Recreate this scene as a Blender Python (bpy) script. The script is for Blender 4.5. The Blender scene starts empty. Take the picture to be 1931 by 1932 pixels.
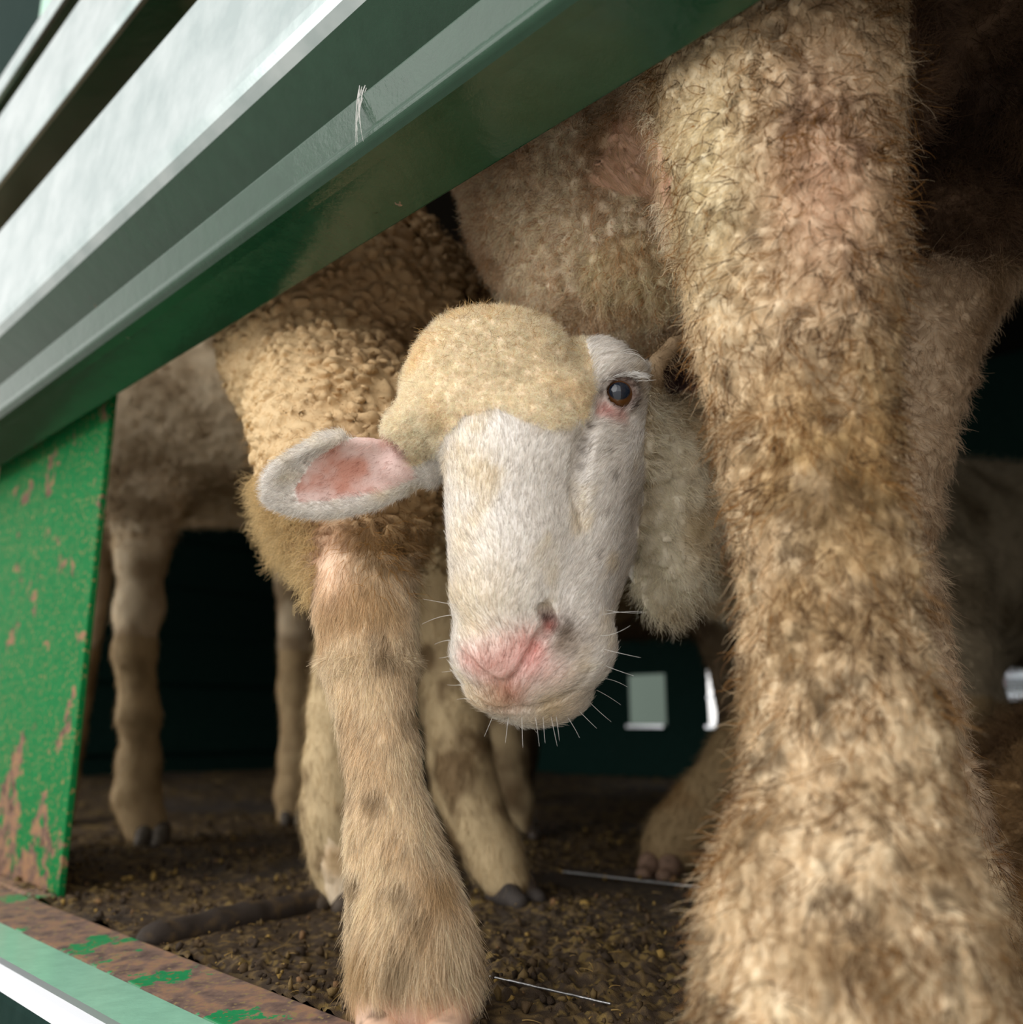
import bpy, math, random
import numpy as np
from mathutils import Vector
random.seed(7)
RNG = np.random.default_rng(11)
S = bpy.context.scene
COL = S.collection
Q = 1.0                                  # fur amount

# ------------------------------------------------------------------ camera
FPX = 1703.0
PITCH = math.atan(399/FPX)
CAM = np.array([0, 0, .17])
Fv = np.array([0, math.cos(PITCH), math.sin(PITCH)])
Uv = np.array([0, -math.sin(PITCH), math.cos(PITCH)])
Rv = np.array([1., 0, 0])
cd = bpy.data.cameras.new('camera'); cam = bpy.data.objects.new('camera', cd); COL.objects.link(cam)
cam.location = CAM; cam.rotation_euler = (math.pi/2+PITCH, 0, 0)
cd.sensor_fit = 'HORIZONTAL'; cd.sensor_width = 36; cd.lens = FPX/1931*36
cd.clip_start = .01; cd.clip_end = 200
cd.dof.use_dof = True; cd.dof.focus_distance = .545; cd.dof.aperture_fstop = cd.lens/1000/.0062
S.camera = cam

# ------------------------------------------------------------------ world, sun, exposure
w = bpy.data.worlds.new('overcast'); S.world = w; w.use_nodes = True
nt = w.node_tree; nt.nodes.clear()
out = nt.nodes.new('ShaderNodeOutputWorld'); bg = nt.nodes.new('ShaderNodeBackground')
tc = nt.nodes.new('ShaderNodeTexCoord'); sx = nt.nodes.new('ShaderNodeSeparateXYZ'); cr = nt.nodes.new('ShaderNodeValToRGB')
mr = nt.nodes.new('ShaderNodeMapRange'); mr.inputs[1].default_value = -1; mr.inputs[2].default_value = 1
nt.links.new(tc.outputs['Generated'], sx.inputs[0]); nt.links.new(sx.outputs['Z'], mr.inputs[0]); nt.links.new(mr.outputs[0], cr.inputs[0])
e = cr.color_ramp.elements
e[0].position = .0; e[0].color = (.2, .2, .18, 1)
e[1].position = 1; e[1].color = (.82, .81, .80, 1)
for ps, c in ((.47, (.25, .24, .22, 1)), (.51, (1.2, 1.17, 1.14, 1)), (.70, (1.04, 1.02, 1.0, 1))):
    q = e.new(ps); q.color = c
nt.links.new(cr.outputs[0], bg.inputs[0]); bg.inputs[1].default_value = 1.35
nt.links.new(bg.outputs[0], out.inputs[0])
sd = bpy.data.lights.new('overcast_sun', 'SUN'); so = bpy.data.objects.new('overcast_sun', sd); COL.objects.link(so)
sd.energy = 2.1; sd.angle = math.radians(75); sd.color = (1, .985, .96)
so.rotation_euler = Vector((-1.15, -.95, .5)).to_track_quat('Z', 'Y').to_euler(); so.location = (-1, -3, 2.5)
S.view_settings.view_transform = 'Standard'; S.view_settings.look = 'None'; S.view_settings.gamma = 1
S.view_settings.use_curve_mapping = False; S.view_settings.exposure = 0.08
S.cycles.use_denoising = True; S.cycles.use_adaptive_sampling = True; S.cycles.adaptive_threshold = .02; S.cycles.max_bounces = 5; S.cycles.diffuse_bounces = 3; S.cycles.glossy_bounces = 3
S.cycles.transparent_max_bounces = 4; S.cycles.caustics_reflective = False; S.cycles.caustics_refractive = False

# ------------------------------------------------------------------ geometry helpers
def ray(px, py): return Fv + (px-965.5)/FPX*Rv - (py-966)/FPX*Uv
def P(px, py, d): return CAM + d*ray(px, py)                      # a point at a distance along the view axis
def PY(px, py, Y): v = ray(px, py); return CAM + v*(Y/v[1])        # ... at a ground distance
def G(px, py, z=0): v = ray(px, py); return CAM + v*((z-CAM[2])/v[2])
def dep(p): return float((np.asarray(p)-CAM) @ Fv)
def proj(p):
    q = p-CAM; d = np.maximum(q@Fv, 1e-3)
    return 965.5+FPX*(q@Rv)/d, 966-FPX*(q@Uv)/d, q@Fv
LD = ray(-795, 1365); LD = LD/np.linalg.norm(LD); LD[2] = 0; LD /= np.linalg.norm(LD)
ND = np.cross(LD, [0, 0, 1.])                                      # along the truck side / into the truck
def SP(l, p, z): return LD*l+ND*p+np.array([0, 0, z])
def lin(r, g, b):
    f = lambda c: c/12.92 if c <= .04045 else ((c+.055)/1.055)**2.4
    return np.array([f(r/255), f(g/255), f(b/255)])

def h3(i, s):
    i = i.astype(np.int64).astype(np.uint32)
    x = i[..., 0]*np.uint32(374761393) ^ i[..., 1]*np.uint32(668265263) ^ i[..., 2]*np.uint32(2147483647-58) ^ np.uint32((s*2246822519+3266489917) & 0xffffffff)
    x = (x ^ (x >> np.uint32(13)))*np.uint32(1274126177); x = (x ^ (x >> np.uint32(16)))*np.uint32(2654435761)
    x ^= x >> np.uint32(15)
    return x.astype(np.float32)/np.float32(4294967295.)
def vnoise(p, sc, s=0):
    q = p/sc; i = np.floor(q); f = q-i; f = f*f*(3-2*f); r = 0
    for a in (0, 1):
        for b in (0, 1):
            for c in (0, 1):
                wgt = (f[:, 0] if a else 1-f[:, 0])*(f[:, 1] if b else 1-f[:, 1])*(f[:, 2] if c else 1-f[:, 2])
                r = r+wgt*h3(i+np.array([a, b, c]), s)
    return r*2-1
def fbm(p, sc, s=0, o=3):
    r = 0; a = 1; n = 0
    for k in range(o): r = r+a*vnoise(p, sc/2**k, s+k); n += a; a *= .5
    return r/n
def worley(p, sc, s=0):
    q = p/sc; i = np.floor(q); b1 = np.full(len(p), 9., np.float32); b2 = b1.copy(); fp = np.zeros_like(q); fid = np.zeros(len(p), np.float32)
    for a in (-1, 0, 1):
        for b in (-1, 0, 1):
            for c in (-1, 0, 1):
                j = i+np.array([a, b, c]); pt = j+np.stack([h3(j, s), h3(j, s+1), h3(j, s+2)], 1)
                d = np.sqrt(((q-pt)**2).sum(1)); m = d < b1
                b2 = np.where(m, b1, np.minimum(b2, d)); fp[m] = pt[m]; fid[m] = h3(j[m], s+3); b1 = np.where(m, d, b1)
    return b1, b2, fp*sc, fid
def inpoly(u, v, poly):
    r = np.zeros(len(u), bool); n = len(poly)
    for k in range(n):
        x1, y1 = poly[k]; x2, y2 = poly[(k+1) % n]
        if y1 == y2: continue
        r ^= ((y1 > v) != (y2 > v)) & (u < (x2-x1)*(v-y1)/(y2-y1)+x1)
    return r
def sm(x, a, b): t = np.clip((x-a)/(b-a), 0, 1); return t*t*(3-2*t)
def mixc(a, b, t): return a*(1-t[:, None])+b*t[:, None]

class Body:
    """A smooth solid made of rounded limbs and bellies melted together."""
    def __init__(s): s.ops = []; s.disp = None
    def cone(s, a, ra, b, rb, k=.02, sub=False): s.ops.append(('c', np.asarray(a, float), ra, np.asarray(b, float), rb, k, sub)); return s
    def chain(s, pts, k=.02, sub=False):
        for (a, ra), (b, rb) in zip(pts, pts[1:]): s.cone(a, ra, b, rb, k, sub)
        return s
    def ell(s, c, rad, ax=None, k=.02, sub=False):
        s.ops.append(('e', np.asarray(c, float), np.asarray(rad, float), np.eye(3) if ax is None else np.asarray(ax), k, sub)); return s
    @staticmethod
    def one(o, p):
        if o[0] == 'c':
            _, a, ra, b, rb, k, sub = o
            ba = b-a; l2 = ba@ba+1e-12; rr = ra-rb; a2 = max(l2-rr*rr, 1e-12); il2 = 1/l2
            pa = p-a; y = pa@ba; z = y-l2; xx = ((pa*l2-y[:, None]*ba)**2).sum(1); y2 = y*y*l2; z2 = z*z*l2
            kk = np.sign(rr)*rr*rr*xx
            d = (np.sqrt(xx*a2*il2)+y*rr)*il2-ra
            m = np.sign(z)*a2*z2 > kk; d = np.where(m, np.sqrt(xx+z2)*il2-rb, d)
            m2 = (~m) & (np.sign(y)*a2*y2 < kk); return np.where(m2, np.sqrt(xx+y2)*il2-ra, d)
        _, c, r, ax, k, sub = o
        q = (p-c)@ax.T; k0 = np.sqrt(((q/r)**2).sum(1)); k1 = np.sqrt(((q/r**2)**2).sum(1))+1e-9
        return k0*(k0-1)/k1
    @staticmethod
    def comb(D, d, k, sub):
        if sub:
            h = np.clip(.5-.5*(D+d)/k, 0, 1) if k > 0 else (D < -d)*1.; return D*(1-h)-d*h+k*h*(1-h)
        h = np.clip(.5+.5*(D-d)/k, 0, 1); return D*(1-h)+d*h-k*h*(1-h)
    @staticmethod
    def box(o, m):
        if o[0] == 'c':
            _, a, ra, b, rb, k, sub = o; R = max(ra, rb)+k+m; return np.minimum(a, b)-R, np.maximum(a, b)+R
        R = o[2].max()+o[4]+m; return o[1]-R, o[1]+R
    def ev(s, p):
        D = np.full(len(p), 1.)
        for o in s.ops: D = s.comb(D, s.one(o, p), o[-2], o[-1])
        return D
    def hit(s, px, py, d0=.2, d1=2.):
        v = ray(px, py); t = np.linspace(d0, d1, 900); D = s.ev(CAM+t[:, None]*v)
        i = np.argmax(D < 0)
        if D[i] >= 0: i = np.argmin(D)
        a, b = t[max(i-1, 0)], t[i]
        for _ in range(14):
            m = (a+b)/2
            if s.ev((CAM+m*v)[None])[0] < 0: b = m
            else: a = m
        return CAM+b*v
    def mesh(s, lo, hi, h):
        lo = np.asarray(lo, float); hi = np.asarray(hi, float)
        n = np.ceil((hi-lo)/h).astype(int)+1; D = np.full(n, .3, np.float32)
        ax = [lo[i]+h*np.arange(n[i]) for i in range(3)]
        for o in s.ops:
            bl, bh = s.box(o, .012 if o[-1] else .03)
            sl = [slice(max(0, int((bl[i]-lo[i])/h)), max(0, min(n[i], int((bh[i]-lo[i])/h)+2))) for i in range(3)]
            if any(q.stop <= q.start for q in sl): continue
            g = np.stack(np.meshgrid(*[ax[i][sl[i]] for i in range(3)], indexing='ij'), -1); sh = g.shape[:3]
            D[tuple(sl)] = s.comb(D[tuple(sl)].ravel(), s.one(o, g.reshape(-1, 3)), o[-2], o[-1]).reshape(sh)
        if s.disp is not None:
            m = np.argwhere(np.abs(D) < .016); p = lo+m*h; D[m[:, 0], m[:, 1], m[:, 2]] -= s.disp(p)
        for i in range(3):                                          # close the solid at the borders of the block
            ix = [slice(None)]*3
            for e_ in (0, -1): ix[i] = e_; D[tuple(ix)] = np.maximum(D[tuple(ix)], h*.4)
        return nets(D, lo, h)

def nets(D, lo, h):
    neg = D < 0; n = np.array(D.shape); c = np.zeros(n-1, np.int8); sl = lambda o, m: slice(o, o+m-1)
    offs = [(i, j, k) for i in (0, 1) for j in (0, 1) for k in (0, 1)]
    for o in offs: c += neg[tuple(sl(o[i], n[i]) for i in range(3))]
    act = np.argwhere((c > 0) & (c < 8)); idx = np.full(n-1, -1, np.int32); idx[tuple(act.T)] = np.arange(len(act))
    val = {o: D[tuple((act+np.array(o)).T)] for o in offs}
    acc = np.zeros((len(act), 3)); cnt = np.zeros(len(act))
    for a in offs:
        for i in range(3):
            if a[i]: continue
            b = list(a); b[i] = 1; b = tuple(b); va, vb = val[a], val[b]; m = (va < 0) != (vb < 0)
            t = np.where(m, va/np.where(m, va-vb, 1), 0); q = np.tile(np.array(a, float), (len(act), 1)); q[:, i] = t
            acc[m] += q[m]; cnt[m] += 1
    V = lo+(act+acc/cnt[:, None])*h; Fs = []
    for i in range(3):
        j, k = (i+1) % 3, (i+2) % 3
        s0 = [slice(None)]*3; s0[i] = slice(0, -1); s1 = list(s0); s1[i] = slice(1, None)
        m = neg[tuple(s0)] != neg[tuple(s1)]; e_ = np.argwhere(m); e_ = e_[(e_[:, j] > 0) & (e_[:, k] > 0) & (e_[:, j] < n[j]-1) & (e_[:, k] < n[k]-1)]
        inside = neg[tuple(e_.T)]; q = []
        for dj, dk in ((-1, -1), (0, -1), (0, 0), (-1, 0)):
            z = e_.copy(); z[:, j] += dj; z[:, k] += dk; q.append(idx[tuple(z.T)])
        q = np.stack(q, 1); q[~inside] = q[~inside][:, ::-1]; Fs.append(q)
    return V, np.concatenate(Fs)

def merge(*parts):
    V = []; F = []; o = 0
    for v, f in parts: V.append(v); F.append(f+o); o += len(v)
    return np.concatenate(V), np.concatenate(F)
def mkobj(name, V, F, mat, parent=None, tint=None, smooth=True):
    V = np.asarray(V, np.float32); me = bpy.data.meshes.new(name); F = np.asarray(F, np.int32); k = F.shape[1]
    me.vertices.add(len(V)); me.vertices.foreach_set('co', V.ravel())
    me.loops.add(F.size); me.loops.foreach_set('vertex_index', F.ravel())
    me.polygons.add(len(F)); me.polygons.foreach_set('loop_start', np.arange(0, F.size, k, dtype=np.int32))
    if smooth: me.polygons.foreach_set('use_smooth', np.ones(len(F), bool))
    me.update(calc_edges=True); me.validate()
    if tint is not None:
        a = me.attributes.new('tint', 'FLOAT_COLOR', 'POINT'); t = np.ones((len(V), 4), np.float32); t[:, :3] = np.clip(tint, 0, 1); a.data.foreach_set('color', t.ravel())
    me.materials.append(mat); o = bpy.data.objects.new(name, me); COL.objects.link(o)
    if parent: o.parent = parent
    return o
def tag(o, label=None, cat=None, group=None, kind=None):
    for k, v in (('label', label), ('category', cat), ('group', group), ('kind', kind)):
        if v: o[k] = v
    return o
def empty(name, loc=(0, 0, 0)):
    o = bpy.data.objects.new(name, None); COL.objects.link(o); return o
def vnorm(V, F):
    N = np.zeros_like(V, dtype=float)
    fn = np.cross(V[F[:, 2]]-V[F[:, 0]], V[F[:, -1]]-V[F[:, 1]])
    for k in range(F.shape[1]): np.add.at(N, F[:, k], fn)
    return N/(np.linalg.norm(N, axis=1)[:, None]+1e-12)
def unit(a): return a/(np.linalg.norm(a, axis=1)[:, None]+1e-12)

def fur(name, parent, V, F, mat, count, mask, length, color, r=.00012, lift=.4, flow=None, rnd=.25, bend=.0, curl=0., turns=1., clump=0., csize=.008, K=4, var=.35, seed=1, offs=0., var_c=.38):
    g = np.random.default_rng(seed)
    T = np.concatenate([F[:, [0, 1, 2]], F[:, [0, 2, 3]]]) if F.shape[1] == 4 else F
    N = vnorm(V, F); c = V[T].mean(1); n = unit(N[T].mean(1))
    area = np.linalg.norm(np.cross(V[T[:, 1]]-V[T[:, 0]], V[T[:, 2]]-V[T[:, 0]]), axis=1)/2
    u, v, d = proj(c); face = (unit(CAM-c)*n).sum(1)
    wgt = area*(face > -.45)*(u > -120)*(u < 2050)*(v > -150)*(v < 2080)*(d > .1)
    live = wgt > 0; wl = np.zeros(len(wgt))
    if not live.any(): return None
    wl[live] = wgt[live]*mask(c[live], n[live], u[live], v[live]); tot = wl.sum()
    if tot <= 0: return None
    m = max(10, int(count*Q)); t = g.choice(len(T), m, p=wl/tot)
    a = g.random(m); b = g.random(m); f = a+b > 1; a[f] = 1-a[f]; b[f] = 1-b[f]
    bw = np.stack([1-a-b, a, b], 1)[:, :, None]; p = (V[T[t]]*bw).sum(1); n = unit((N[T[t]]*bw).sum(1))
    fl = (np.tile([0, 0, -1.], (m, 1)) if flow is None else flow(p, n)); fl = fl-n*(fl*n).sum(1)[:, None]; fl = unit(fl)
    d = unit(fl*(1-lift)+n*lift+g.normal(size=(m, 3))*rnd)
    L = (length(p) if callable(length) else length)*(1+var*(g.random(m)*2-1))
    e1 = unit(np.cross(d, n+.001)); e2 = np.cross(d, e1); ph = g.random(m)*6.283
    tt = np.linspace(0, 1, K); X = np.zeros((m, K, 3))
    if clump: q = worley(p, csize, seed)[2]-p; q = q-n*(q*n).sum(1)[:, None]; ph = np.round(ph)*0+worley(p, csize, seed)[3]*6.283+g.normal(size=m)*.4
    for k, s in enumerate(tt):
        x = p+n*offs+d*(L*s)[:, None]+(fl-n*.6)*(L*bend*s*s)[:, None]
        if curl: an = ph+6.283*turns*s*(1 if True else 0); x = x+(curl*s**.7)*((np.cos(an)-np.cos(ph))[:, None]*e1+(np.sin(an)-np.sin(ph))[:, None]*e2)
        if clump: x = x+q*(clump*s**.8)
        X[:, k] = x
    C = np.ones((m, 4), np.float32); C[:, :3] = np.clip(color(p)*(1+var_c*(g.random(m)*2-1))[:, None], 0, 1)
    COATS.setdefault((name, parent.name), []).append((parent, mat, X.reshape(-1, 3), [K]*m, np.tile(r*(1-.75*tt), m), C))
COATS = {}
def grow_coats():
    """Link every coat, its undercoat and tips together, as one part of its sheep."""
    for (name, _), q in COATS.items():
        cv = bpy.data.hair_curves.new(name); cv.add_curves(sum([k[3] for k in q], []))
        cv.attributes['position'].data.foreach_set('vector', np.concatenate([k[2] for k in q]).astype(np.float32).ravel())
        ra = cv.attributes.get('radius') or cv.attributes.new('radius', 'FLOAT', 'POINT')
        ra.data.foreach_set('value', np.concatenate([k[4] for k in q]).astype(np.float32))
        tn = cv.attributes.new('tint', 'FLOAT_COLOR', 'CURVE'); tn.data.foreach_set('color', np.concatenate([k[5] for k in q]).astype(np.float32).ravel())
        cv.materials.append(q[0][1]); o = bpy.data.objects.new(name, cv); COL.objects.link(o); o.parent = q[0][0]

# ------------------------------------------------------------------ materials
def newmat(name):
    m = bpy.data.materials.new(name); m.use_nodes = True; t = m.node_tree; b = t.nodes['Principled BSDF']; return m, t, b
def noise(t, sc, det=4, rough=.6, co='Object'):
    c = t.nodes.new('ShaderNodeTexCoord'); n = t.nodes.new('ShaderNodeTexNoise'); n.inputs['Scale'].default_value = sc
    n.inputs['Detail'].default_value = det; n.inputs['Roughness'].default_value = rough; t.links.new(c.outputs[co], n.inputs['Vector']); return n
def ramp(t, src, stops):
    r = t.nodes.new('ShaderNodeValToRGB'); t.links.new(src, r.inputs[0]); e = r.color_ramp.elements
    while len(e) > 1: e.remove(e[0])
    e[0].position = stops[0][0]; e[0].color = (*stops[0][1], 1)
    for ps, c in stops[1:]: q = e.new(ps); q.color = (*c, 1)
    return r
def mixn(t, a, b, f):
    m = t.nodes.new('ShaderNodeMix'); m.data_type = 'RGBA'
    for s, i in ((f, 0), (a, 6), (b, 7)):
        if hasattr(s, 'is_output'): t.links.new(s, m.inputs[i])
        else: m.inputs[i].default_value = s if i == 0 else (*s, 1)
    return m.outputs[2]
def bump(t, b, src, st, dist=.002):
    n = t.nodes.new('ShaderNodeBump'); n.inputs['Strength'].default_value = st; n.inputs['Distance'].default_value = dist
    t.links.new(src, n.inputs['Height']); t.links.new(n.outputs[0], b.inputs['Normal'])
def tintmat(name, rough=.7, spec=.25, bsc=900, bst=.3, hair=False):
    m, t, b = newmat(name); a = t.nodes.new('ShaderNodeAttribute'); a.attribute_name = 'tint'
    t.links.new(a.outputs['Color'], b.inputs['Base Color']); b.inputs['Roughness'].default_value = rough; b.inputs['Specular IOR Level'].default_value = spec
    if hair:
        tr = t.nodes.new('ShaderNodeBsdfTranslucent'); t.links.new(a.outputs['Color'], tr.inputs[0]); mx = t.nodes.new('ShaderNodeMixShader'); mx.inputs[0].default_value = .4
        t.links.new(b.outputs[0], mx.inputs[1]); t.links.new(tr.outputs[0], mx.inputs[2]); t.links.new(mx.outputs[0], t.nodes['Material Output'].inputs[0])
    elif bst: bump(t, b, noise(t, bsc, 3).outputs[0], bst)
    return m
M_skin = tintmat('hide'); M_hair = tintmat('wool_fibre', .55, .3, hair=True); M_wet = tintmat('damp_skin', .3, .5, 1500, .25)
M_crumb = tintmat('manure', .75, .2, 1200, .5)
def plain(name, c, rough=.5, metal=0., spec=.5):
    m, t, b = newmat(name); b.inputs['Base Color'].default_value = (*c, 1); b.inputs['Roughness'].default_value = rough; b.inputs['Metallic'].default_value = metal
    b.inputs['Specular IOR Level'].default_value = spec; return m
def paint(name, green, rust_lo, rust_hi, rough=.35, speck=True, flake=9., spec=.5):
    m, t, b = newmat(name)
    n1 = noise(t, flake, 7, .68); n2 = noise(t, 60, 5, .6); n3 = noise(t, 240, 3, .5)
    g = mixn(t, tuple(green*.82), tuple(np.minimum(green*1.25+.01, 1)), n2.outputs[0])
    rust = ramp(t, n2.outputs[0], [(.3, tuple(lin(72, 54, 48))), (.48, tuple(lin(116, 92, 80))), (.6, tuple(lin(146, 110, 82))), (.72, tuple(lin(104, 94, 86)))]).outputs[0]
    geo = t.nodes.new('ShaderNodeNewGeometry'); sp = t.nodes.new('ShaderNodeSeparateXYZ'); t.links.new(geo.outputs['Position'], sp.inputs[0])
    mp = t.nodes.new('ShaderNodeMapRange'); mp.inputs[1].default_value = .0; mp.inputs[2].default_value = .16; mp.inputs[3].default_value = rust_lo; mp.inputs[4].default_value = rust_hi
    t.links.new(sp.outputs[2], mp.inputs[0])
    gt = t.nodes.new('ShaderNodeMath'); gt.operation = 'SUBTRACT'; t.links.new(n1.outputs[0], gt.inputs[0]); t.links.new(mp.outputs[0], gt.inputs[1])
    ml = t.nodes.new('ShaderNodeMath'); ml.operation = 'MULTIPLY'; ml.use_clamp = True; ml.inputs[1].default_value = 60; t.links.new(gt.outputs[0], ml.inputs[0])
    c = mixn(t, g, rust, ml.outputs[0])
    if speck:
        f = ramp(t, n3.outputs[0], [(.0, (0, 0, 0)), (.60, (0, 0, 0)), (.64, (1, 1, 1))]).outputs[0]
        c = mixn(t, c, tuple(lin(135, 115, 75)), f)
    t.links.new(c, b.inputs['Base Color'])
    rr = t.nodes.new('ShaderNodeMapRange'); rr.inputs[3].default_value = rough; rr.inputs[4].default_value = .85; t.links.new(ml.outputs[0], rr.inputs[0]); t.links.new(rr.outputs[0], b.inputs['Roughness'])
    bump(t, b, n1.outputs[0], .25, .004); b.inputs['Specular IOR Level'].default_value = spec
    return m
GREEN = lin(0, 102, 48)
M_post = paint('chipped_green_paint', GREEN, .44, .60, .6, True, 16., .05)
M_sill = paint('rusty_green_sill', lin(30, 140, 84), .41, .41, speck=True, flake=14)
M_bar = paint('pale_green_rail_paint', lin(150, 205, 178), .9, .9, .22, False)
M_rail = paint('green_rail_paint_rib_shade', lin(8, 56, 32), .0, .70, .16, False, flake=16)
M_wall = paint('dark_green_wall_paint_rail_shade', lin(6, 36, 30), .66, .72, .7, False, 9., .04)
m, t, b = newmat('galvanised_steel'); M_steel = m
n = noise(t, 18, 5); t.links.new(ramp(t, n.outputs[0], [(.35, (.36, .43, .42)), (.65, (.50, .56, .55))]).outputs[0], b.inputs['Base Color'])
b.inputs['Metallic'].default_value = 1; b.inputs['Roughness'].default_value = .27; bump(t, b, noise(t, 60, 4).outputs[0], .12, .002)
M_steel_glint = plain('bare_steel_glint', (.75, .77, .8), .3, 1.); M_wire = plain('dull_wire', (.42, .42, .42), .45, 1.)
M_dark = plain('dark_deck', lin(46, 42, 36), .85)
m, t, b = newmat('dirty_deck_plate'); M_floor = m
t.links.new(ramp(t, noise(t, 30, 6).outputs[0], [(.3, tuple(lin(40, 32, 24))), (.7, tuple(lin(72, 58, 42)))]).outputs[0], b.inputs['Base Color']); b.inputs['Roughness'].default_value = .7
m, t, b = newmat('pale_bounce_ground'); M_ground = m
t.links.new(ramp(t, noise(t, 3, 8).outputs[0], [(.3, (.47, .45, .425)), (.7, (.6, .575, .55))]).outputs[0], b.inputs['Base Color']); b.inputs['Roughness'].default_value = .9  # ground colour lifted to bounce extra light into the truck

# ------------------------------------------------------------------ truck shell
def prism(profile, l0, l1, closed=True):
    """A (p, z) outline run along the truck side."""
    n = len(profile); V = [SP(l0, p, z) for p, z in profile]+[SP(l1, p, z) for p, z in profile]
    F = [(i, (i+1) % n, n+(i+1) % n, n+i) for i in range(n if closed else n-1)]
    return V, F
def pyobj(name, V, F, mat, parent=None, bevel=0., smooth=False, seg=3):
    me = bpy.data.meshes.new(name); me.from_pydata([tuple(v) for v in V], [], F); me.update(); me.materials.append(mat)
    import bmesh
    bm = bmesh.new(); bm.from_mesh(me); bmesh.ops.recalc_face_normals(bm, faces=bm.faces); bm.to_mesh(me); bm.free()
    o = bpy.data.objects.new(name, me); COL.objects.link(o)
    if parent: o.parent = parent
    if smooth: me.polygons.foreach_set('use_smooth', [True]*len(me.polygons))
    if bevel:
        md = o.modifiers.new('bevel', 'BEVEL'); md.width = bevel; md.segments = seg; md.limit_method = 'ANGLE'; md.angle_limit = .5
    return o
def sbox(l0, l1, p0, p1, z0, z1):
    V = [SP(l, p, z) for l in (l0, l1) for p in (p0, p1) for z in (z0, z1)]
    return V, [(0, 1, 3, 2), (4, 6, 7, 5), (0, 4, 5, 1), (2, 3, 7, 6), (0, 2, 6, 4), (1, 5, 7, 3)]
def capped(V, F): n = len(V)//2; return V, F+[tuple(range(n)), tuple(range(n, 2*n))]
def join(*vf):
    V = []; F = []
    for v, f in vf: o = len(V); V += list(v); F += [tuple(i+o for i in q) for q in f]
    return V, F

LMIN, LMAX, PMAX, ZTOP = -1.1, 3.3, 2.5, 1.12
tag(pyobj('ground', [(-30, -30, -1.15), (30, -30, -1.15), (30, 40, -1.15), (-30, 40, -1.15)], [(0, 1, 2, 3)], M_ground), kind='structure')
tag(pyobj('floor', *sbox(LMIN, LMAX, .30, PMAX+.02, -.06, -.006), M_floor), kind='structure')
tag(pyobj('ceiling', *sbox(LMIN, LMAX, .345, PMAX+.02, ZTOP, ZTOP+.04), M_dark), kind='structure')
# far side: a wall with three low openings
def bp(px, py): v = ray(px, py); k = PMAX/(v@ND); q = CAM+v*k; return q@LD, q[2]
holes = []
for x0, y0, x1, y1 in ((1186, 1274, 1258, 1371), (1333, 1262, 1420, 1372), (1855, 1216, 1990, 1318)):
    la, za = bp(x0, y0); lb, zb = bp(x1, y1); holes.append((min(la, lb), max(la, lb), zb, za))
holes.sort(); bx = []; cur = LMIN
for l0, l1, z0, z1 in holes:
    bx += [sbox(cur, l0, PMAX, PMAX+.004, -.01, ZTOP), sbox(l0, l1, PMAX, PMAX+.004, -.01, z0), sbox(l0, l1, PMAX, PMAX+.004, z1, ZTOP)]; cur = l1
bx.append(sbox(cur, LMAX, PMAX, PMAX+.004, -.01, ZTOP))
tag(pyobj('wall_back', *join(*bx), M_wall), kind='structure')
for i, (l0, l1, z0, z1) in enumerate(holes):
    tag(pyobj('window_%d' % (i+1), *join(sbox(l0, l1, PMAX-.02, PMAX+.004, z0-.004, z0+.006), *([] if i == 2 else [sbox(l0, l1, PMAX-.004, PMAX+.004, z0+(z1-z0)*.48, z0+(z1-z0)*.53)])), M_steel_glint), kind='structure')
# end walls, corrugated along their height
def endwall(l, sgn, name):
    zz = [-.01, .05, .07, .16, .18, .30, .32, .48, .5, .66, .68, .84, .86, 1.0, 1.02, ZTOP]; off = [0, 0, .02, .02]*4
    pr = [(l+sgn*o, z) for o, z in zip(off, zz)]; V = [SP(a, .345, z) for a, z in pr]+[SP(a, PMAX, z) for a, z in pr]; n = len(pr)
    return tag(pyobj(name, V, [(i, i+1, n+i+1, n+i) for i in range(n-1)], M_wall), kind='structure')
endwall(LMAX, -1, 'wall_left'); endwall(LMIN, 1, 'wall_right')

tag(pyobj('wall_front', *sbox(LMIN, LMAX, .36, .37, ZTOP+.04, 2.6), M_wall), kind='structure')
# near side: sill, outer rail, post, slatted gate
def rz(r, p): return .17+r*p
sill = tag(pyobj('sill', *capped(*prism([(.290, .0), (.342, .003), (.342, -.055), (.290, -.055)], -.7, LMAX)), M_sill, bevel=.002), 'rusty brown floor sill with scraps of green paint along the truck opening', 'sill')
bar = tag(pyobj('side_rail', *capped(*prism([(.249, .001), (.287, .001), (.2885, -.004), (.2885, -.06), (.234, -.06), (.234, -.014), (.235, -.010), (.2375, -.006), (.241, -.003), (.245, -.0005)], -.7, LMAX)), M_bar, bevel=0, smooth=False), 'pale green painted outer rail below the rusty sill', 'rail')
bar.data.materials.append(M_steel_glint)
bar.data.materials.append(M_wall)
for k in (4, 5): bar.data.polygons[k].material_index = 2  # outer face coloured dark to paint in its shade
for k in (6, 7, 8, 9): bar.data.polygons[k].material_index = 1  # sky highlight on the bend put in as a bare steel strip
gate = tag(empty('livestock_gate'), 'slatted steel side gate of folded grey ribs above a green bottom rail', 'gate')
br = [(.342, .505), (.300, .5165), (.291, .5185), (.2865, .521), (.2845, .5245), (.285, .528), (.2875, .530), (.281, .553), (.290, .556), (.290, .562), (.342, .5745)]
pyobj('bottom_rail', *capped(*prism(br, -.9, LMAX)), M_rail, gate, .002)
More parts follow.
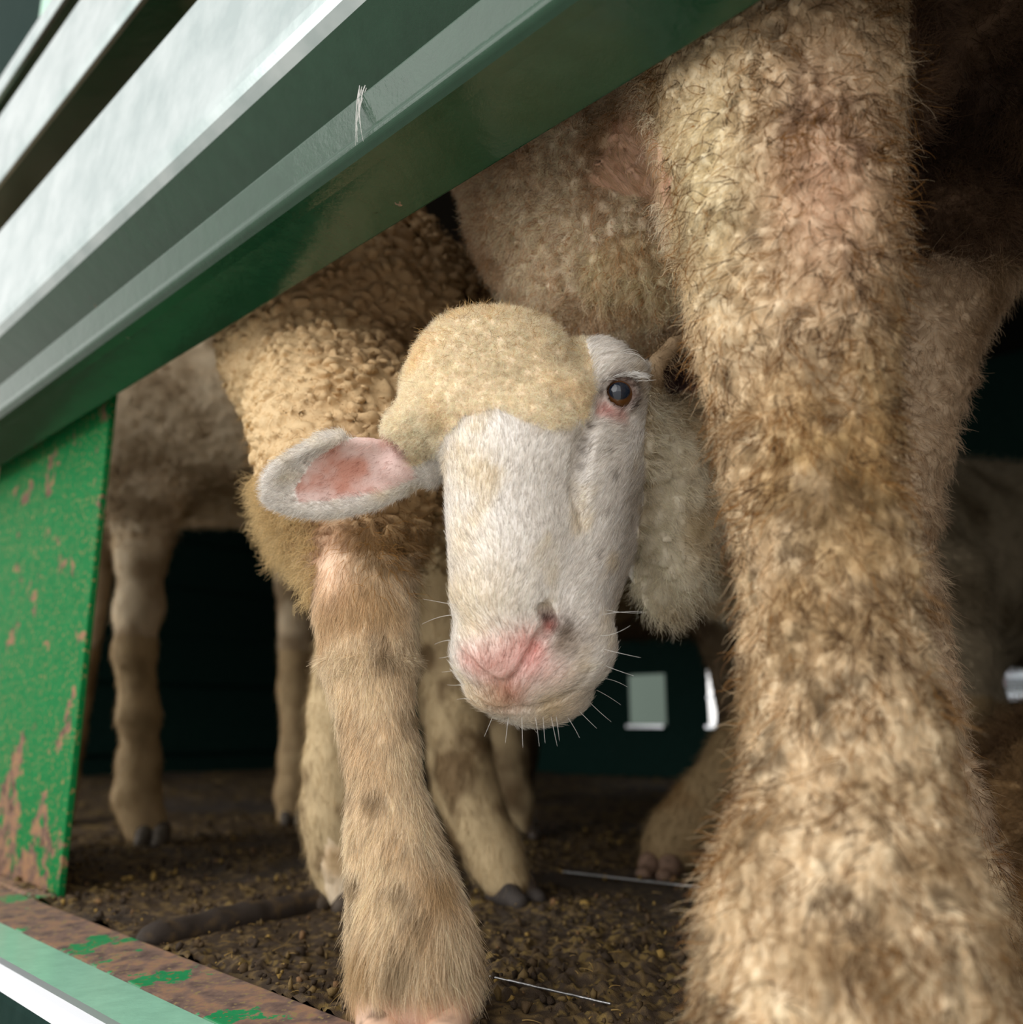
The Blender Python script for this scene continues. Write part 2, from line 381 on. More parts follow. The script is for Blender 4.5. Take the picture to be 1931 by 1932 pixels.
def rib(p0, z0, p1, z1, z2, n):
    pr = [(p0, z0), (p1+.010, z1-.010*(z1-z0)/(p0-p1)), (p1+.004, z1-.001), (p1+.001, z1+.006), (p1, z1+.014), (p1, z2), (p1+.006, z2+.001), (p0+.004, z2-.02)]
    o = pyobj('rib', *capped(*prism(pr, -.9, LMAX)), M_steel, gate, .0015); o.data.materials.append(M_rail); o.data.polygons[0].material_index = 1; return o  # green on the underside puts its dark reflection into the colour
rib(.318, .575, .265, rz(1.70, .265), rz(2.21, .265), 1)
rib(.330, .868, .265, rz(2.56, .265), rz(2.985, .265), 2)  # unseen gaps under this and the next rib added to let fill light in
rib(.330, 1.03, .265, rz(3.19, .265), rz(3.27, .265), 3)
post = tag(empty('side_post'), 'green painted steel post with rust and chipped paint at its foot', 'post')
pv = [SP(1.004, .366, -.004), SP(1.40, .366, -.004), SP(1.40, .366, .572), SP(1.004, .366, .572)]
pv += [q+ND*.007 for q in pv]
pyobj('plate', pv, [(0, 1, 2, 3), (7, 6, 5, 4), (0, 4, 5, 1), (1, 5, 6, 2), (2, 6, 7, 3), (3, 7, 4, 0)], M_post, post, .0012)
pyobj('weld_foot', *sbox(1.0, 1.38, .3435, .3655, -.006, .004), M_sill, post, .004)
up = tag(pyobj('upper_post', *sbox(1.285, 1.405, .337, .357, 1.0, 2.6), M_bar, bevel=.004), 'pale upright post rising above the ribbed gate', 'post')

# ------------------------------------------------------------------ sheep helpers
def limb(B, pts, ys, k=.02, shrink=.006):
    """A leg through picture points (x, y, half width), standing at ground distance ys."""
    n = len(pts); ys = ys if hasattr(ys, '__len__') else [ys]*n; o = []
    for (x, y, hw), Y in zip(pts, ys): p = PY(x, y, Y); o.append((p, max(.008, hw*dep(p)/FPX-shrink)))
    B.chain(o, k); return o
def hoof(parent, x, y, ang, mat, col, s=1., z=-.004, flat=1.):
    """Two claws pointing along ang."""
    f = np.array([math.cos(ang), math.sin(ang), 0]); sd_ = np.array([-f[1], f[0], 0]); c = np.array([x, y, z])
    for sg in (-1, 1):
        B = Body(); a = c+sd_*sg*.0125*s
        B.cone(a-f*.012*s+[0, 0, .026*s], .0125*s, a+f*.006*s+[0, 0, .022*s], .0125*s, .01); B.cone(a-f*.01*s+[0, 0, .008], .0125*s, a+f*.026*s+[0, 0, .007*s], .0095*s, .012)
        V, F = B.mesh(c-.06*s, c+.065*s, .0022); V[:, 2] = z+(np.maximum(V[:, 2], z)-z)*flat
        t = np.tile(col, (len(V), 1))*(1+.35*fbm(V, .008, 3))[:, None]; t = mixc(t, np.tile(lin(60, 45, 32), (len(V), 1)), sm(fbm(V, .012, 9), .1, .45)*.7)
        mkobj('hoof', V, F, mat, parent, t)
def ears(B, c, fwd, side, s=.1):
    for sg in (-1, 1): B.cone(c+side*sg*.05, .012, c+side*sg*(.05+s)-np.array([0, 0, .02]), .008, .02)
def plainhead(B, base, d, L=.24):
    """Neck end at base, face pointing along d."""
    d = np.asarray(d, float); d /= np.linalg.norm(d); sd_ = np.cross(d, [0, 0, 1]); sd_ /= np.linalg.norm(sd_)
    B.cone(base, .075, base+d*L*.55, .052, .03).cone(base+d*L*.5, .05, base+d*L, .036, .03); ears(B, base, d, sd_)
# dirt, wool and painted shade colours
TAN = lin(206, 178, 132); CREAM = lin(226, 204, 160); PALE = lin(222, 208, 180); MUD = lin(118, 88, 50); DKMUD_SHADE = lin(78, 58, 38); WHITE = lin(232, 230, 226); PINK = lin(214, 168, 158); OLIVE = lin(150, 120, 66)
GREYT = lin(168, 150, 122)
def dirt(p, base, mud, sc=.05, lo=.05, hi=.5, amt=.8, seed=5): return mixc(np.tile(base, (len(p), 1)), np.tile(mud, (len(p), 1)), amt*sm(fbm(p, sc, seed), lo, hi))
def down(p, n): return np.tile([0, 0, -1.], (len(p), 1))+.35*np.stack([vnoise(p, .03, 61), vnoise(p, .03, 62), vnoise(p, .03, 63)], 1)
def swirl(p, n): return np.stack([vnoise(p, .02, 71), vnoise(p, .02, 72), vnoise(p, .02, 73)-.3], 1)
def all_(c, n, u, v): return np.ones(len(c))

# ================================================================== the sheep that bows its head towards the opening
D0 = .54; PX = D0/FPX
def H(x, y, w_=0): return P(x, y, D0-w_*PX)
VAX = np.stack([Rv, -Uv, -Fv])          # right, down, towards the viewer
B = Body()
def E(x, y, w_, rx, ry, rw, k=18, sub=False): B.ell(H(x, y, w_), np.array([rx, ry, rw])*PX, VAX, k*PX, sub)
def Cn(x, y, w_, r, x2, y2, w2, r2, k=18, sub=False): B.cone(H(x, y, w_), r*PX, H(x2, y2, w2), r2*PX, k*PX, sub)
E(932, 742, -80, 178, 166, 150)                       # cranium with its wool cap
E(890, 765, -10, 130, 72, 92, 30); E(1035, 748, -10, 82, 58, 74, 30); E(775, 815, -60, 48, 48, 60, 30)
Cn(975, 850, -15, 138, 955, 1110, 60, 100, 30)        # nasal bridge
E(975, 850, 30, 110, 110, 95, 40)
E(815, 880, -110, 20, 40, 40, 40)                      # far brow
E(1130, 730, -108, 88, 98, 84, 40)                    # near orbit
Cn(1105, 880, -62, 100, 1045, 1150, 8, 98, 50); E(1065, 900, -30, 95, 130, 100, 50)        # cheek
Cn(1118, 1010, -110, 90, 1068, 1190, -30, 74, 40)     # jaw
E(988, 1225, 38, 130, 118, 104, 50)                  # muzzle
E(1066, 1222, 36, 92, 80, 84, 34); E(930, 1235, 88, 64, 54, 52, 34)
E(1010, 1306, 10, 106, 60, 84, 26)                    # chin
E(945, 1305, 70, 60, 34, 46, 20)
E(1180, 694, -95, 44, 17, 34, 14)                     # brow ridge over the eye
head_ops = len(B.ops)
# neck, body and legs
nb = H(1190, 930, -250)
B.cone(H(1110, 850, -230), 165*PX, np.array([.37, 1.06, .37]), .125, .03)
B.ell(H(1265, 985, -270), np.array([100, 218, 120])*PX, VAX, .03)
B.cone([.37, 1.08, .37], .13, [1.0, 1.50, .42], .165, .05)
foreleg = limb(B, [(1480, 1330, 75), (1400, 1425, 62), (1325, 1520, 58), (1285, 1572, 60), (1262, 1606, 58)], [1.11, 1.12, 1.13, 1.14, 1.14], .02, .004)
B.cone(foreleg[0][0], .04, [.36, 1.1, .33], .06, .03)
hl = limb(B, [(1850, 1040, 120), (1812, 1130, 75), (1842, 1235, 40), (1862, 1330, 30), (1866, 1400, 28), (1862, 1490, 30)], [1.3, 1.27, 1.25, 1.25, 1.25, 1.25], .03, .002)
B.cone([.46, .98, .32], .06, [.47, .98, .02], .02, .03).cone([.95, 1.55, .32], .07, [.97, 1.55, .02], .024, .03)
def ear(tip, base, up, cup, L, Wd, th):
    a = tip-base; a = a/np.linalg.norm(a); c = cup-a*(cup@a); c /= np.linalg.norm(c); s_ = np.cross(a, c)
    m_ = base*.44+tip*.56; ax = np.stack([a, s_, c])
    B.ell(m_, [L*.56, Wd*.5, th], ax, .004); B.ell(m_+c*th*.95+s_*up*Wd*.05, [L*.49, Wd*.40, th*1.35], ax, .003, True)
    B.cone(base-a*.006, Wd*.19, base+a*.012, Wd*.25, .008)
eb, et = H(792, 878, -95), H(522, 922, -60)
B.chain([(H(535, 900, -52), 10*PX), (H(575, 858, -46), 14*PX), (H(612, 832, -44), 15*PX), (H(640, 822, -46), 12*PX)], 5*PX)
ear(et, eb, 1, VAX[2]*.9+VAX[1]*.25+VAX[0]*.1, np.linalg.norm(et-eb), 158*PX, 22*PX)
eb2, et2 = H(1222, 725, -190), H(1395, 640, -300)
Cn(1232, 735, -180, 20, 1243, 685, -176, 19, 8); Cn(1243, 685, -176, 19, 1272, 652, -185, 17, 8); Cn(1272, 652, -185, 17, 1330, 632, -215, 15, 8); Cn(1330, 632, -215, 15, 1400, 640, -260, 12, 8)
B.ell(H(1320, 700, -235), np.array([100, 60, 12])*PX, VAX, .004); E(1300, 700, -222, 52, 38, 16, 4, True)
# carve eye socket, nostrils, mouth, tear groove
EYE = H(1166, 744, -58); ER = 35*PX
def onface(x, y, inn=0.): p = B.hit(x, y, .3, .8); return p+ray(x, y)*inn*PX
def groove(pts, inn=0., k=4):
    o = [(onface(x, y, inn), r*PX) for x, y, r in pts]
    return lambda: B.chain(o, k*PX, True)
gs = [groove([(1024, 1146, 10), (1036, 1166, 15), (1030, 1190, 12), (1012, 1214, 9), (992, 1244, 7), (972, 1275, 6), (952, 1292, 6)], 2),
      groove([(1028, 1152, 17), (1040, 1176, 16), (1034, 1196, 10)], 8), groove([(866, 1226, 5), (888, 1250, 7), (915, 1274, 6), (950, 1292, 6)], 1),
      groove([(952, 1292, 6), (960, 1318, 6), (968, 1334, 5)], 1),
      groove([(898, 1318, 4), (930, 1338, 6), (968, 1340, 6), (1010, 1335, 6), (1060, 1318, 6), (1096, 1290, 5), (1116, 1264, 4)], 0),
      groove([(1132, 782, 7), (1112, 806, 13), (1101, 840, 20), (1094, 880, 21), (1090, 930, 15), (1098, 985, 8)], 0, 14)]
for q in gs: q()
B.ell(EYE, np.array([37, 32, 40])*PX, VAX, 3*PX, True)
lidu = [(1128, 765), (1136, 738), (1150, 718), (1172, 711), (1192, 720), (1200, 738)]; lidl = [(1128, 768), (1144, 776), (1166, 780), (1186, 772), (1198, 752), (1200, 738)]
def lid(pts, wv, r): B.chain([(H(x, y, wv), r*PX) for x, y in pts], 3*PX)
lid(lidu, -38, 8); lid(lidl, -40, 7)
CAP = [(690, 800), (718, 806), (747, 852), (785, 880), (823, 856), (842, 820), (875, 786), (937, 771), (994, 797), (1042, 812), (1085, 806), (1108, 787), (1120, 734), (1115, 677), (1103, 632), (1078, 596), (1090, 540), (700, 500)]
NECK = [(1150, 560), (1225, 690), (1222, 760), (1212, 850), (1215, 950), (1203, 1000), (1196, 1080), (1194, 1130), (1192, 1180), (1190, 1235), (1200, 1300), (2000, 1300), (2000, 560)]
EARIN = [(556, 925), (590, 868), (648, 832), (720, 812), (765, 850), (790, 900), (720, 930), (620, 945), (565, 948)]
def wool_disp(sz, amp, seed, soft=.0):
    def f(p):
        f1, f2, _, _ = worley(p+.35*sz*np.stack([vnoise(p, sz*1.3, 3), vnoise(p, sz*1.3, 4), vnoise(p, sz*1.3, 5)], 1), sz, seed)
        return amp*(sm(f2-f1, 0, .5)-.6)
    return f
hd = wool_disp(.0085, .0019, 4); nk = wool_disp(.016, .004, 9)
def s1disp(p):
    u, v, d = proj(p); o = np.zeros(len(p)); near = d < .75; c = inpoly(u, v, CAP) & near; k = inpoly(u, v, NECK)
    o[c] = hd(p[c])+.0016*fbm(p[c], .02, 2); k &= ~((u > 1215) & (v < 745)); o[k] = nk(p[k]); f = ~c & ~k; o[f] = .0008*fbm(p[f], .012, 8)
    return o
B.disp = s1disp
V1, F1 = B.mesh([-.155, .40, .12], [.115, .72, .47], .0017)
V2, F2 = B.mesh([.10, .5, .12], [.30, .9, .47], .004); V3, F3 = B.mesh([.29, .75, -.002], [1.25, 1.75, .62], .008); V4, F4 = B.mesh([.12, 1.0, -.002], [.3, 1.2, .3], .004)
SV, SF = merge((V1, F1), (V2, F2), (V3, F3), (V4, F4))
def stamps(p, base, st):
    for c, r, col, a in st: base = mixc(base, np.tile(col, (len(p), 1)), a*np.exp(-((p-c)**2).sum(1)/(r*r)*1.2))
    return base
RED = lin(196, 120, 108); ROSE = lin(228, 178, 172); FACE = lin(234, 228, 221)
st_skin = [(onface(x, y), r*PX, c, a) for x, y, r, c, a in [
    (950, 1255, 55, PINK, .9), (990, 1215, 34, PINK, .8), (1000, 1250, 36, ROSE, .8), (960, 1300, 30, RED, .5), (915, 1262, 34, PINK, .7), (888, 1245, 24, PINK, .7), (1035, 1180, 22, RED, .9), (1010, 1225, 22, RED, .6), (1040, 1272, 40, PINK, .4), (955, 1325, 40, RED, .5),
    (1065, 1190, 26, DKMUD_SHADE, .8), (1085, 1215, 35, MUD, .45), (1055, 1220, 20, MUD, .5), (1030, 1165, 14, lin(70, 40, 34), .9), (1160, 712, 13, DKMUD_SHADE, .8), (1134, 742, 11, DKMUD_SHADE, .85), (1196, 724, 11, DKMUD_SHADE, .8), (1200, 745, 9, DKMUD_SHADE, .6), (1140, 722, 10, DKMUD_SHADE, .7), (1182, 712, 10, DKMUD_SHADE, .8), (1145, 775, 22, ROSE, .9), (1170, 784, 20, PINK, .8), (1130, 775, 12, RED, .6), (1098, 850, 14, DKMUD_SHADE, .55), (1112, 806, 11, DKMUD_SHADE, .7), (1094, 880, 11, DKMUD_SHADE, .55), (1104, 830, 11, DKMUD_SHADE, .6),  # shade of nostril and tear groove painted in, along with mud and lid colours
    (1160, 905, 9, DKMUD_SHADE, .6), (1152, 850, 7, DKMUD_SHADE, .6), (1130, 1050, 7, DKMUD_SHADE, .7), (1190, 985, 7, DKMUD_SHADE, .8), (858, 1080, 6, DKMUD_SHADE, .7), (1145, 970, 6, DKMUD_SHADE, .5),
    (880, 880, 60, CREAM, .35), (900, 1130, 80, CREAM, .3), (870, 1020, 45, CREAM, .3), (930, 1330, 50, lin(200, 170, 120), .5), (1050, 1340, 70, TAN, .5)]]
def s1col(p):
    u, v, d = proj(p); near = d < .8; c = np.tile(FACE, (len(p), 1)); c = mixc(c, np.tile(CREAM, (len(p), 1)), .35*sm(fbm(p, .02, 14), 0, .6))
    c = stamps(p, c, st_skin); m = inpoly(u, v, CAP) & near; k = (inpoly(u, v, NECK) & (d > .5)) | ~near
    c[m] = dirt(p[m], lin(255, 236, 208), lin(252, 220, 180), .03, -.1, .6, .7, 21)
    c[k] = dirt(p[k], lin(236, 226, 204), lin(190, 168, 130), .04, -.1, .4, .9, 23)
    er_ = np.linalg.norm(p-EYE, axis=1)/ER; c = mixc(c, np.tile(lin(96, 72, 62), (len(p), 1)), .85*(1-sm(er_, 1.12, 1.4)))
    e = inpoly(u, v, EARIN) & near & (d < .62); q = p[e]; c[e] = .92*dirt(q, lin(222, 192, 184), lin(198, 138, 118), .016, -.1, .4, .9, 31)
    r = (u > 1225) & (u < 1420) & (v > 600) & (v < 735) & near; c[r] = lin(158, 134, 104); r2 = inpoly(u, v, [(1254, 745), (1252, 700), (1278, 666), (1330, 648), (1340, 745)]) & near; c[r2] = lin(64, 44, 40)
    far = d > .9; c[far] = dirt(p[far], lin(150, 136, 112), lin(96, 82, 60), .06, -.1, .5, .9, 24); low = far & (p[:, 2] < .2); c[low] = dirt(p[low], lin(140, 118, 84), MUD, .04, 0, .5, .8, 25)
    return c
sheep1 = mkobj('sheep', SV, SF, M_skin, None, s1col(SV))
tag(sheep1, 'sheep with a bowed white face, pink nose and cream wool cap', 'sheep', 'sheep crowded on the truck')
mkE = Body(); mkE.ell(EYE, [ER*.97]*3, VAX); EV, EF = mkE.mesh(EYE-ER*1.2, EYE+ER*1.2, .0006)
ex = (EV-EYE)@VAX.T/ER; fw = np.array([.12, .02, 1]); fw /= np.linalg.norm(fw); rr = np.sqrt(np.maximum(0, ((ex-np.outer(ex@fw, fw))**2).sum(1)))
et_ = np.tile(lin(96, 62, 30), (len(EV), 1)); et_ = mixc(et_, np.tile(lin(24, 34, 48), (len(EV), 1)), 1-sm(np.sqrt((ex[:, 0]*.95)**2+((ex[:, 1]+.08)*1.15)**2), .52, .62)); et_ = mixc(et_, np.tile(lin(40, 26, 18), (len(EV), 1)), sm(rr, .72, .8))
m, t, b = newmat('eyeball'); a = t.nodes.new('ShaderNodeAttribute'); a.attribute_name = 'tint'; t.links.new(a.outputs[0], b.inputs[0]); b.inputs['Roughness'].default_value = .05; b.inputs['Specular IOR Level'].default_value = .7
mkobj('eye', EV, EF, m, sheep1, et_)['label'] = 'dark glossy eye with amber rim'
# its coat
mc = onface(960, 1215)
def face_flow(p, n):
    q = p-onface_c; up = Uv*1.0; lat = (q@Rv)[:, None]*Rv*9
    return up*.55+lat+.25*np.stack([vnoise(p, .02, 41), vnoise(p, .02, 42), vnoise(p, .02, 43)], 1)
onface_c = onface(950, 1150)
def fm_face(c, n, u, v):
    d = proj(c)[2]; pinkm = np.exp(-(((u-965)/62)**2+((v-1258)/48)**2)*1.1); ey = ((u-1165)/30)**2+((v-744)/29)**2 < 1
    return ((~inpoly(u, v, CAP)) & (~inpoly(u, v, NECK)) & (d < .75) & (~inpoly(u, v, EARIN)) & (c[:, 2] > .1) & ~ey & (u > 500))*(1-.7*pinkm)*(1-.75*np.exp(-((u-np.interp(v, [770, 806, 840, 880, 930], [1132, 1112, 1101, 1094, 1090]))/9)**2)*(v > 770)*(v < 935))
fur('face_hair', sheep1, SV, SF, M_hair, 95000, fm_face, lambda p: .0042+.0012*vnoise(p, .02, 4), s1col, .00010, .22, face_flow, .18, .25, K=4, seed=3)
fur('wool_cap', sheep1, SV, SF, M_hair, 46000, lambda c, n, u, v: inpoly(u, v, CAP) & (proj(c)[2] < .75), lambda p: .0042+.002*vnoise(p, .007, 19), s1col, .00008, .75, swirl, .45, .1, .0010, 1.2, .5, .004, K=6, seed=5)
fur('wool_cap', sheep1, SV, SF, M_hair, 800, lambda c, n, u, v: (inpoly(u, v, CAP) & (proj(c)[2] < .75))*sm(740-v, 0, 150), .0085, lambda p: dirt(p, lin(196, 164, 112), lin(130, 100, 64), .01), .00014, .7, down, .5, .2, .0008, .6, K=6, seed=6)
fur('neck_wool', sheep1, SV, SF, M_hair, 60000, lambda c, n, u, v: inpoly(u, v, NECK) & (proj(c)[2] > .5) & (proj(c)[2] < 1.0), .013, s1col, .00011, .5, lambda p, n: np.tile([.6, 0, -.8], (len(p), 1))+.5*swirl(p, n), .25, .1, .0010, 1.3, .75, .009, K=7, seed=7)
fur('ear_fringe', sheep1, SV, SF, M_hair, 9000, lambda c, n, u, v: (u < 840)*(u > 480)*(v > 780)*(v < 1010)*(proj(c)[2] < .62)*np.where(inpoly(u, v, EARIN), .12, 1.), .0045, s1col, .00009, .35, lambda p, n: np.tile(Rv*-.8-Uv*.4, (len(p), 1)), .25, .1, K=4, seed=8)
fur('leg_hair', sheep1, SV, SF, M_hair, 9000, lambda c, n, u, v: (c[:, 2] < .24)*(proj(c)[2] > .8), .012, s1col, .0002, .3, down, .25, .1, K=4, seed=9)
fur('body_wool', sheep1, SV, SF, M_hair, 8000, lambda c, n, u, v: (c[:, 2] >= .24)*(proj(c)[2] > .9), .016, s1col, .00025, .5, swirl, .3, .1, .002, 1., .7, .014, K=5, seed=10)
# whiskers
def strands(name, parent, pts, mat, col):
    K = 6; X = np.zeros((len(pts), K, 3)); R_ = []
    for i, (a, b_, sag, r) in enumerate(pts):
        for k in range(K): s = k/(K-1); X[i, k] = a*(1-s)+b_*s+np.asarray(sag)*s*(1-s); R_.append(r*(1-.7*s))
    cv = bpy.data.hair_curves.new(name); cv.add_curves([K]*len(pts)); cv.attributes['position'].data.foreach_set('vector', X.astype(np.float32).ravel())
    (cv.attributes.get('radius') or cv.attributes.new('radius', 'FLOAT', 'POINT')).data.foreach_set('value', np.array(R_, np.float32))
    tn = cv.attributes.new('tint', 'FLOAT_COLOR', 'CURVE'); tn.data.foreach_set('color', np.tile(np.array([*col, 1.], np.float32), len(pts)))
    cv.materials.append(mat); o = bpy.data.objects.new(name, cv); COL.objects.link(o); o.parent = parent; return o
wk = []
for x, y, dx, dy in [(842, 1142, -44, -12), (838, 1160, -42, 18), (858, 1210, -38, 6), (862, 1232, -34, 10), (870, 1262, -36, 6), (880, 1290, -36, 2), (890, 1320, -28, 0), (930, 1352, -16, 38), (960, 1362, -6, 40), (985, 1366, 2, 44), (1010, 1368, 8, 40), (1040, 1366, 12, 42), (1070, 1352, 24, 40), (1092, 1340, 34, 34), (1110, 1322, 44, 40), (1126, 1302, 46, 28), (1140, 1280, 44, 16), (1146, 1255, 50, 20), (1150, 1225, 60, 16), (1135, 1160, 78, -6), (1140, 1150, 80, 6), (1130, 1200, 60, -20), (1050, 1362, 6, 36), (1025, 1368, 4, 34)]:
    a = onface(min(max(x, 862), 1140), min(y, 1352)); a2 = P(x+dx, y+dy, dep(a)-.01); wk.append((a, a2, (0, 0, RNG.normal()*.004), .00016))
strands('whisker', sheep1, wk, M_hair, WHITE)
lash = []
for i in range(46):
    s = i/45; x = 1140+62*s; y = 722-14*math.sin(s*3.1); a = H(x, y, -32); lash.append((a, H(x+14+16*s+RNG.normal()*4, y-4+RNG.normal()*5, -8), (0, 0, .001), .00014))
for i in range(40): a = onface(1190+RNG.normal()*8, 704+RNG.normal()*4); lash.append((a, P(1222+RNG.normal()*6, 711+RNG.normal()*3, dep(a)-.006), (0, 0, .0015), .00015))
for i in range(4): a = onface(1165+i*7, 668); lash.append((a, P(1205+i*6, 664+i*8, dep(a)-.012), (.002, 0, .009), .00014))
strands('eyelash', sheep1, lash, M_hair, WHITE)
fp = foreleg[-1][0]; hoof(sheep1, fp[0]-.012, fp[1]-.02, math.radians(-120), M_skin, lin(118, 94, 78), 1.0, -.004, .8)

# ================================================================== the near sheep whose legs and chest fill the right of the opening
B = Body()
YL = [.475, .47, .455, .44, .43, .425, .42, .417, .415, .413, .41, .405, .40, .395, .39, .385]
leg_a = limb(B, [(1480, -160, 290), (1470, 60, 262), (1468, 200, 243), (1466, 330, 212), (1490, 480, 198), (1497, 640, 184), (1524, 830, 164), (1552, 1000, 156), (1567, 1150, 160), (1582, 1300, 169), (1592, 1400, 178), (1600, 1560, 194), (1590, 1700, 236), (1600, 1800, 254), (1612, 1932, 282), (1610, 2100, 260)], YL, .022, .006)
leg_b = limb(B, [(1760, 430, 120), (1772, 528, 100), (1752, 640, 92), (1742, 720, 86), (1705, 855, 84), (1692, 960, 74), (1694, 1110, 74), (1712, 1211, 76), (1732, 1312, 78), (1736, 1413, 80), (1764, 1513, 88), (1800, 1664, 100), (1818, 1815, 105), (1810, 1950, 100)], [.60]*4+[.595]*10, .02, .006)
ax = SP(0, .52, .60)
def T(l, p, z): return SP(l, p, z)
la = leg_a[3][0]@LD
B.cone(T(la+.04, .665, .675), .14, T(la-.75, .67, .67), .16, .03)         # barrel
B.cone(PY(1755, 300, .60), .07, PY(1770, 470, .60), .055, .04)
ca = PY(1120, 380, .64)
B.ell(ca, np.array([205, 225, 190])*dep(ca)/FPX, VAX, .03)               # brisket
cb = PY(1185, 520, .60); B.ell(cb, np.array([165, 112, 110])*dep(cb)/FPX, VAX, .03)
B.cone(T(la+.16, .52, .58), .12, T(la+.34, .50, .80), .085, .05); plainhead(B, T(la+.36, .52, .87), ND*1+LD*.35+np.array([0, 0, -.15]), .22)
for q, p_ in ((-.72, .58), (-.70, .76)): B.cone(T(la+q, p_, .50), .085, T(la+q-.03, p_, .24), .04, .04).cone(T(la+q-.03, p_, .24), .036, T(la+q, p_, .02), .026, .02)
CHEST = [(860, 250), (860, 420), (920, 500), (900, 620), (1310, 690), (1330, 500), (1255, 300), (1200, 60), (1100, 60)]
BARE = [(1145, 265), (1205, 195), (1235, 250), (1265, 330), (1268, 385), (1180, 370), (1110, 345), (1115, 300)]
mt = wool_disp(.011, .0032, 14); lk = wool_disp(.0115, .0058, 15)
def s2disp(p):
    u, v, d = proj(p); f1, f2, _, _ = worley(p, .010, 37); o = .0036*fbm(p*np.array([1, 1, .8]), .022, 33, 3)+.0034*(sm(f2-f1, 0, .4)-.6); ch = inpoly(u, v, CHEST) & (d > .5) & ~inpoly(u, v, BARE); o[ch] = lk(p[ch])
    up = (v < 330) & (d < .62) & ~ch; o[up] += mt(p[up])*.9
    return o
B.disp = s2disp
lo1 = np.array([.03, .33, -.006]); hi1 = np.array([.34, .70, .60])
V1, F1 = B.mesh([-.06, .36, .30], [.34, .74, .56], .0024); V2, F2 = B.mesh([.04, .33, -.004], [.34, .70, .310], .0024); V3, F3 = B.mesh([-.75, -.35, .53], [1.1, 1.1, 1.1], .012); V4, F4 = B.mesh([.31, -.4, -.002], [1.1, .85, .58], .012)
SV, SF = merge((V1, F1), (V2, F2), (V3, F3), (V4, F4))
BROWNW = lin(136, 112, 82); ORANGE = lin(178, 128, 68)
def s2col(p):
    u, v, d = proj(p); c = dirt(p, lin(222, 200, 166), lin(164, 136, 98), .03, -.1, .45, .8, 51); c = mixc(c, np.tile(lin(100, 78, 50), (len(p), 1)), .7*sm(fbm(p, .011, 52), .2, .5))
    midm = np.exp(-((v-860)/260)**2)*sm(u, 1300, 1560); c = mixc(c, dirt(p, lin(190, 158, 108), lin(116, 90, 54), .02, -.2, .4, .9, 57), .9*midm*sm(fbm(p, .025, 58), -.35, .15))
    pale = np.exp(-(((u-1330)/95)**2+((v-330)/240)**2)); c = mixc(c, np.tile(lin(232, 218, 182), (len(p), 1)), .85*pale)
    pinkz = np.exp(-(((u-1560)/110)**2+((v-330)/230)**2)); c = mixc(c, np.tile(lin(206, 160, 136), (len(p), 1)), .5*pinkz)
    b_ = d > dep(leg_b[5][0])-.075; b_ &= (u > 1600); c[b_] = dirt(p[b_], lin(190, 166, 138), lin(140, 112, 80), .03, -.1, .4, .8, 53)
    ch = inpoly(u, v, CHEST) & (d > .5); c[ch] = dirt(p[ch], lin(240, 224, 198), lin(200, 174, 142), .03, -.1, .4, .9, 54)
    wl = ch & (((u-1210)/110)**2+((v-520)/85)**2 < 1); c[wl] = dirt(p[wl], lin(240, 224, 190), lin(206, 180, 140), .02, -.1, .4, .9, 55)
    jn = 16*fbm(p, .012, 66); br = inpoly(u+jn, v+jn, BARE) & (d > .45); c[br] = lin(222, 184, 158)
    u2 = (u > 1715) & (v < 480); c[u2] = dirt(p[u2], lin(104, 80, 60), lin(66, 48, 36), .03, -.1, .4, .9, 56)  # belly wool darkened to carry the shade under the body
    return c
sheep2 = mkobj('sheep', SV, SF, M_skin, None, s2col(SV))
tag(sheep2, 'sheep with the thick muddy foreleg that stands nearest, its head out of view', 'sheep', 'sheep crowded on the truck')
isA = lambda c, u, v: (proj(c)[2] < .55) & ~inpoly(u, v, CHEST) & (c[:, 0]@np.ones(1) if False else True)
def m_leg(c, n, u, v): d = proj(c)[2]; return ((d < .56) & (u > 1100) & (v > -100) & (u < 1740+(v > 900)*400) & (c[:, 2] < .62) & ~(inpoly(u, v, CHEST) & (d > .5)))*1.
def leg_flow(p, n): return np.tile([0, 0, -.9], (len(p), 1))+.9*np.stack([vnoise(p, .012, 81), vnoise(p, .012, 82), vnoise(p, .012, 83)], 1)+.5*np.stack([vnoise(p, .04, 84), vnoise(p, .04, 85), vnoise(p, .04, 86)], 1)
fur('leg_coat', sheep2, SV, SF, M_hair, 120000, m_leg, lambda p: .0062+.002*vnoise(p, .03, 4), s2col, .00012, .30, leg_flow, .28, .2, .0008, .8, .55, .006, K=6, seed=21)
curlc = lambda p: dirt(p, lin(150, 108, 58), lin(86, 60, 36), .006, -.3, .3, 1., 59)
fur('leg_coat', sheep2, SV, SF, M_hair, 10000, lambda c, n, u, v: m_leg(c, n, u, v)*(1-.65*np.exp(-(((u-1330)/95)**2+((v-330)/260)**2)))*(.25+.75*sm(fbm(c, .02, 88), -.1, .3)), .0125, curlc, .00026, .4, leg_flow, .3, .2, .0022, .55, .7, .005, K=7, seed=22)
fur('leg_coat', sheep2, SV, SF, M_hair, 1500, lambda c, n, u, v: m_leg(c, n, u, v)*((unit(CAM-c)*n).sum(1) < .3), .015, s2col, .00014, .55, leg_flow, .35, .2, .0016, .6, .4, .006, K=6, seed=23)
fur('leg_coat', sheep2, SV, SF, M_hair, 40000, lambda c, n, u, v: ((proj(c)[2] >= .56) & (u > 1600) & (v > 400))*1., .010, s2col, .00014, .3, leg_flow, .28, .2, .0008, .8, .4, .006, K=5, seed=24)
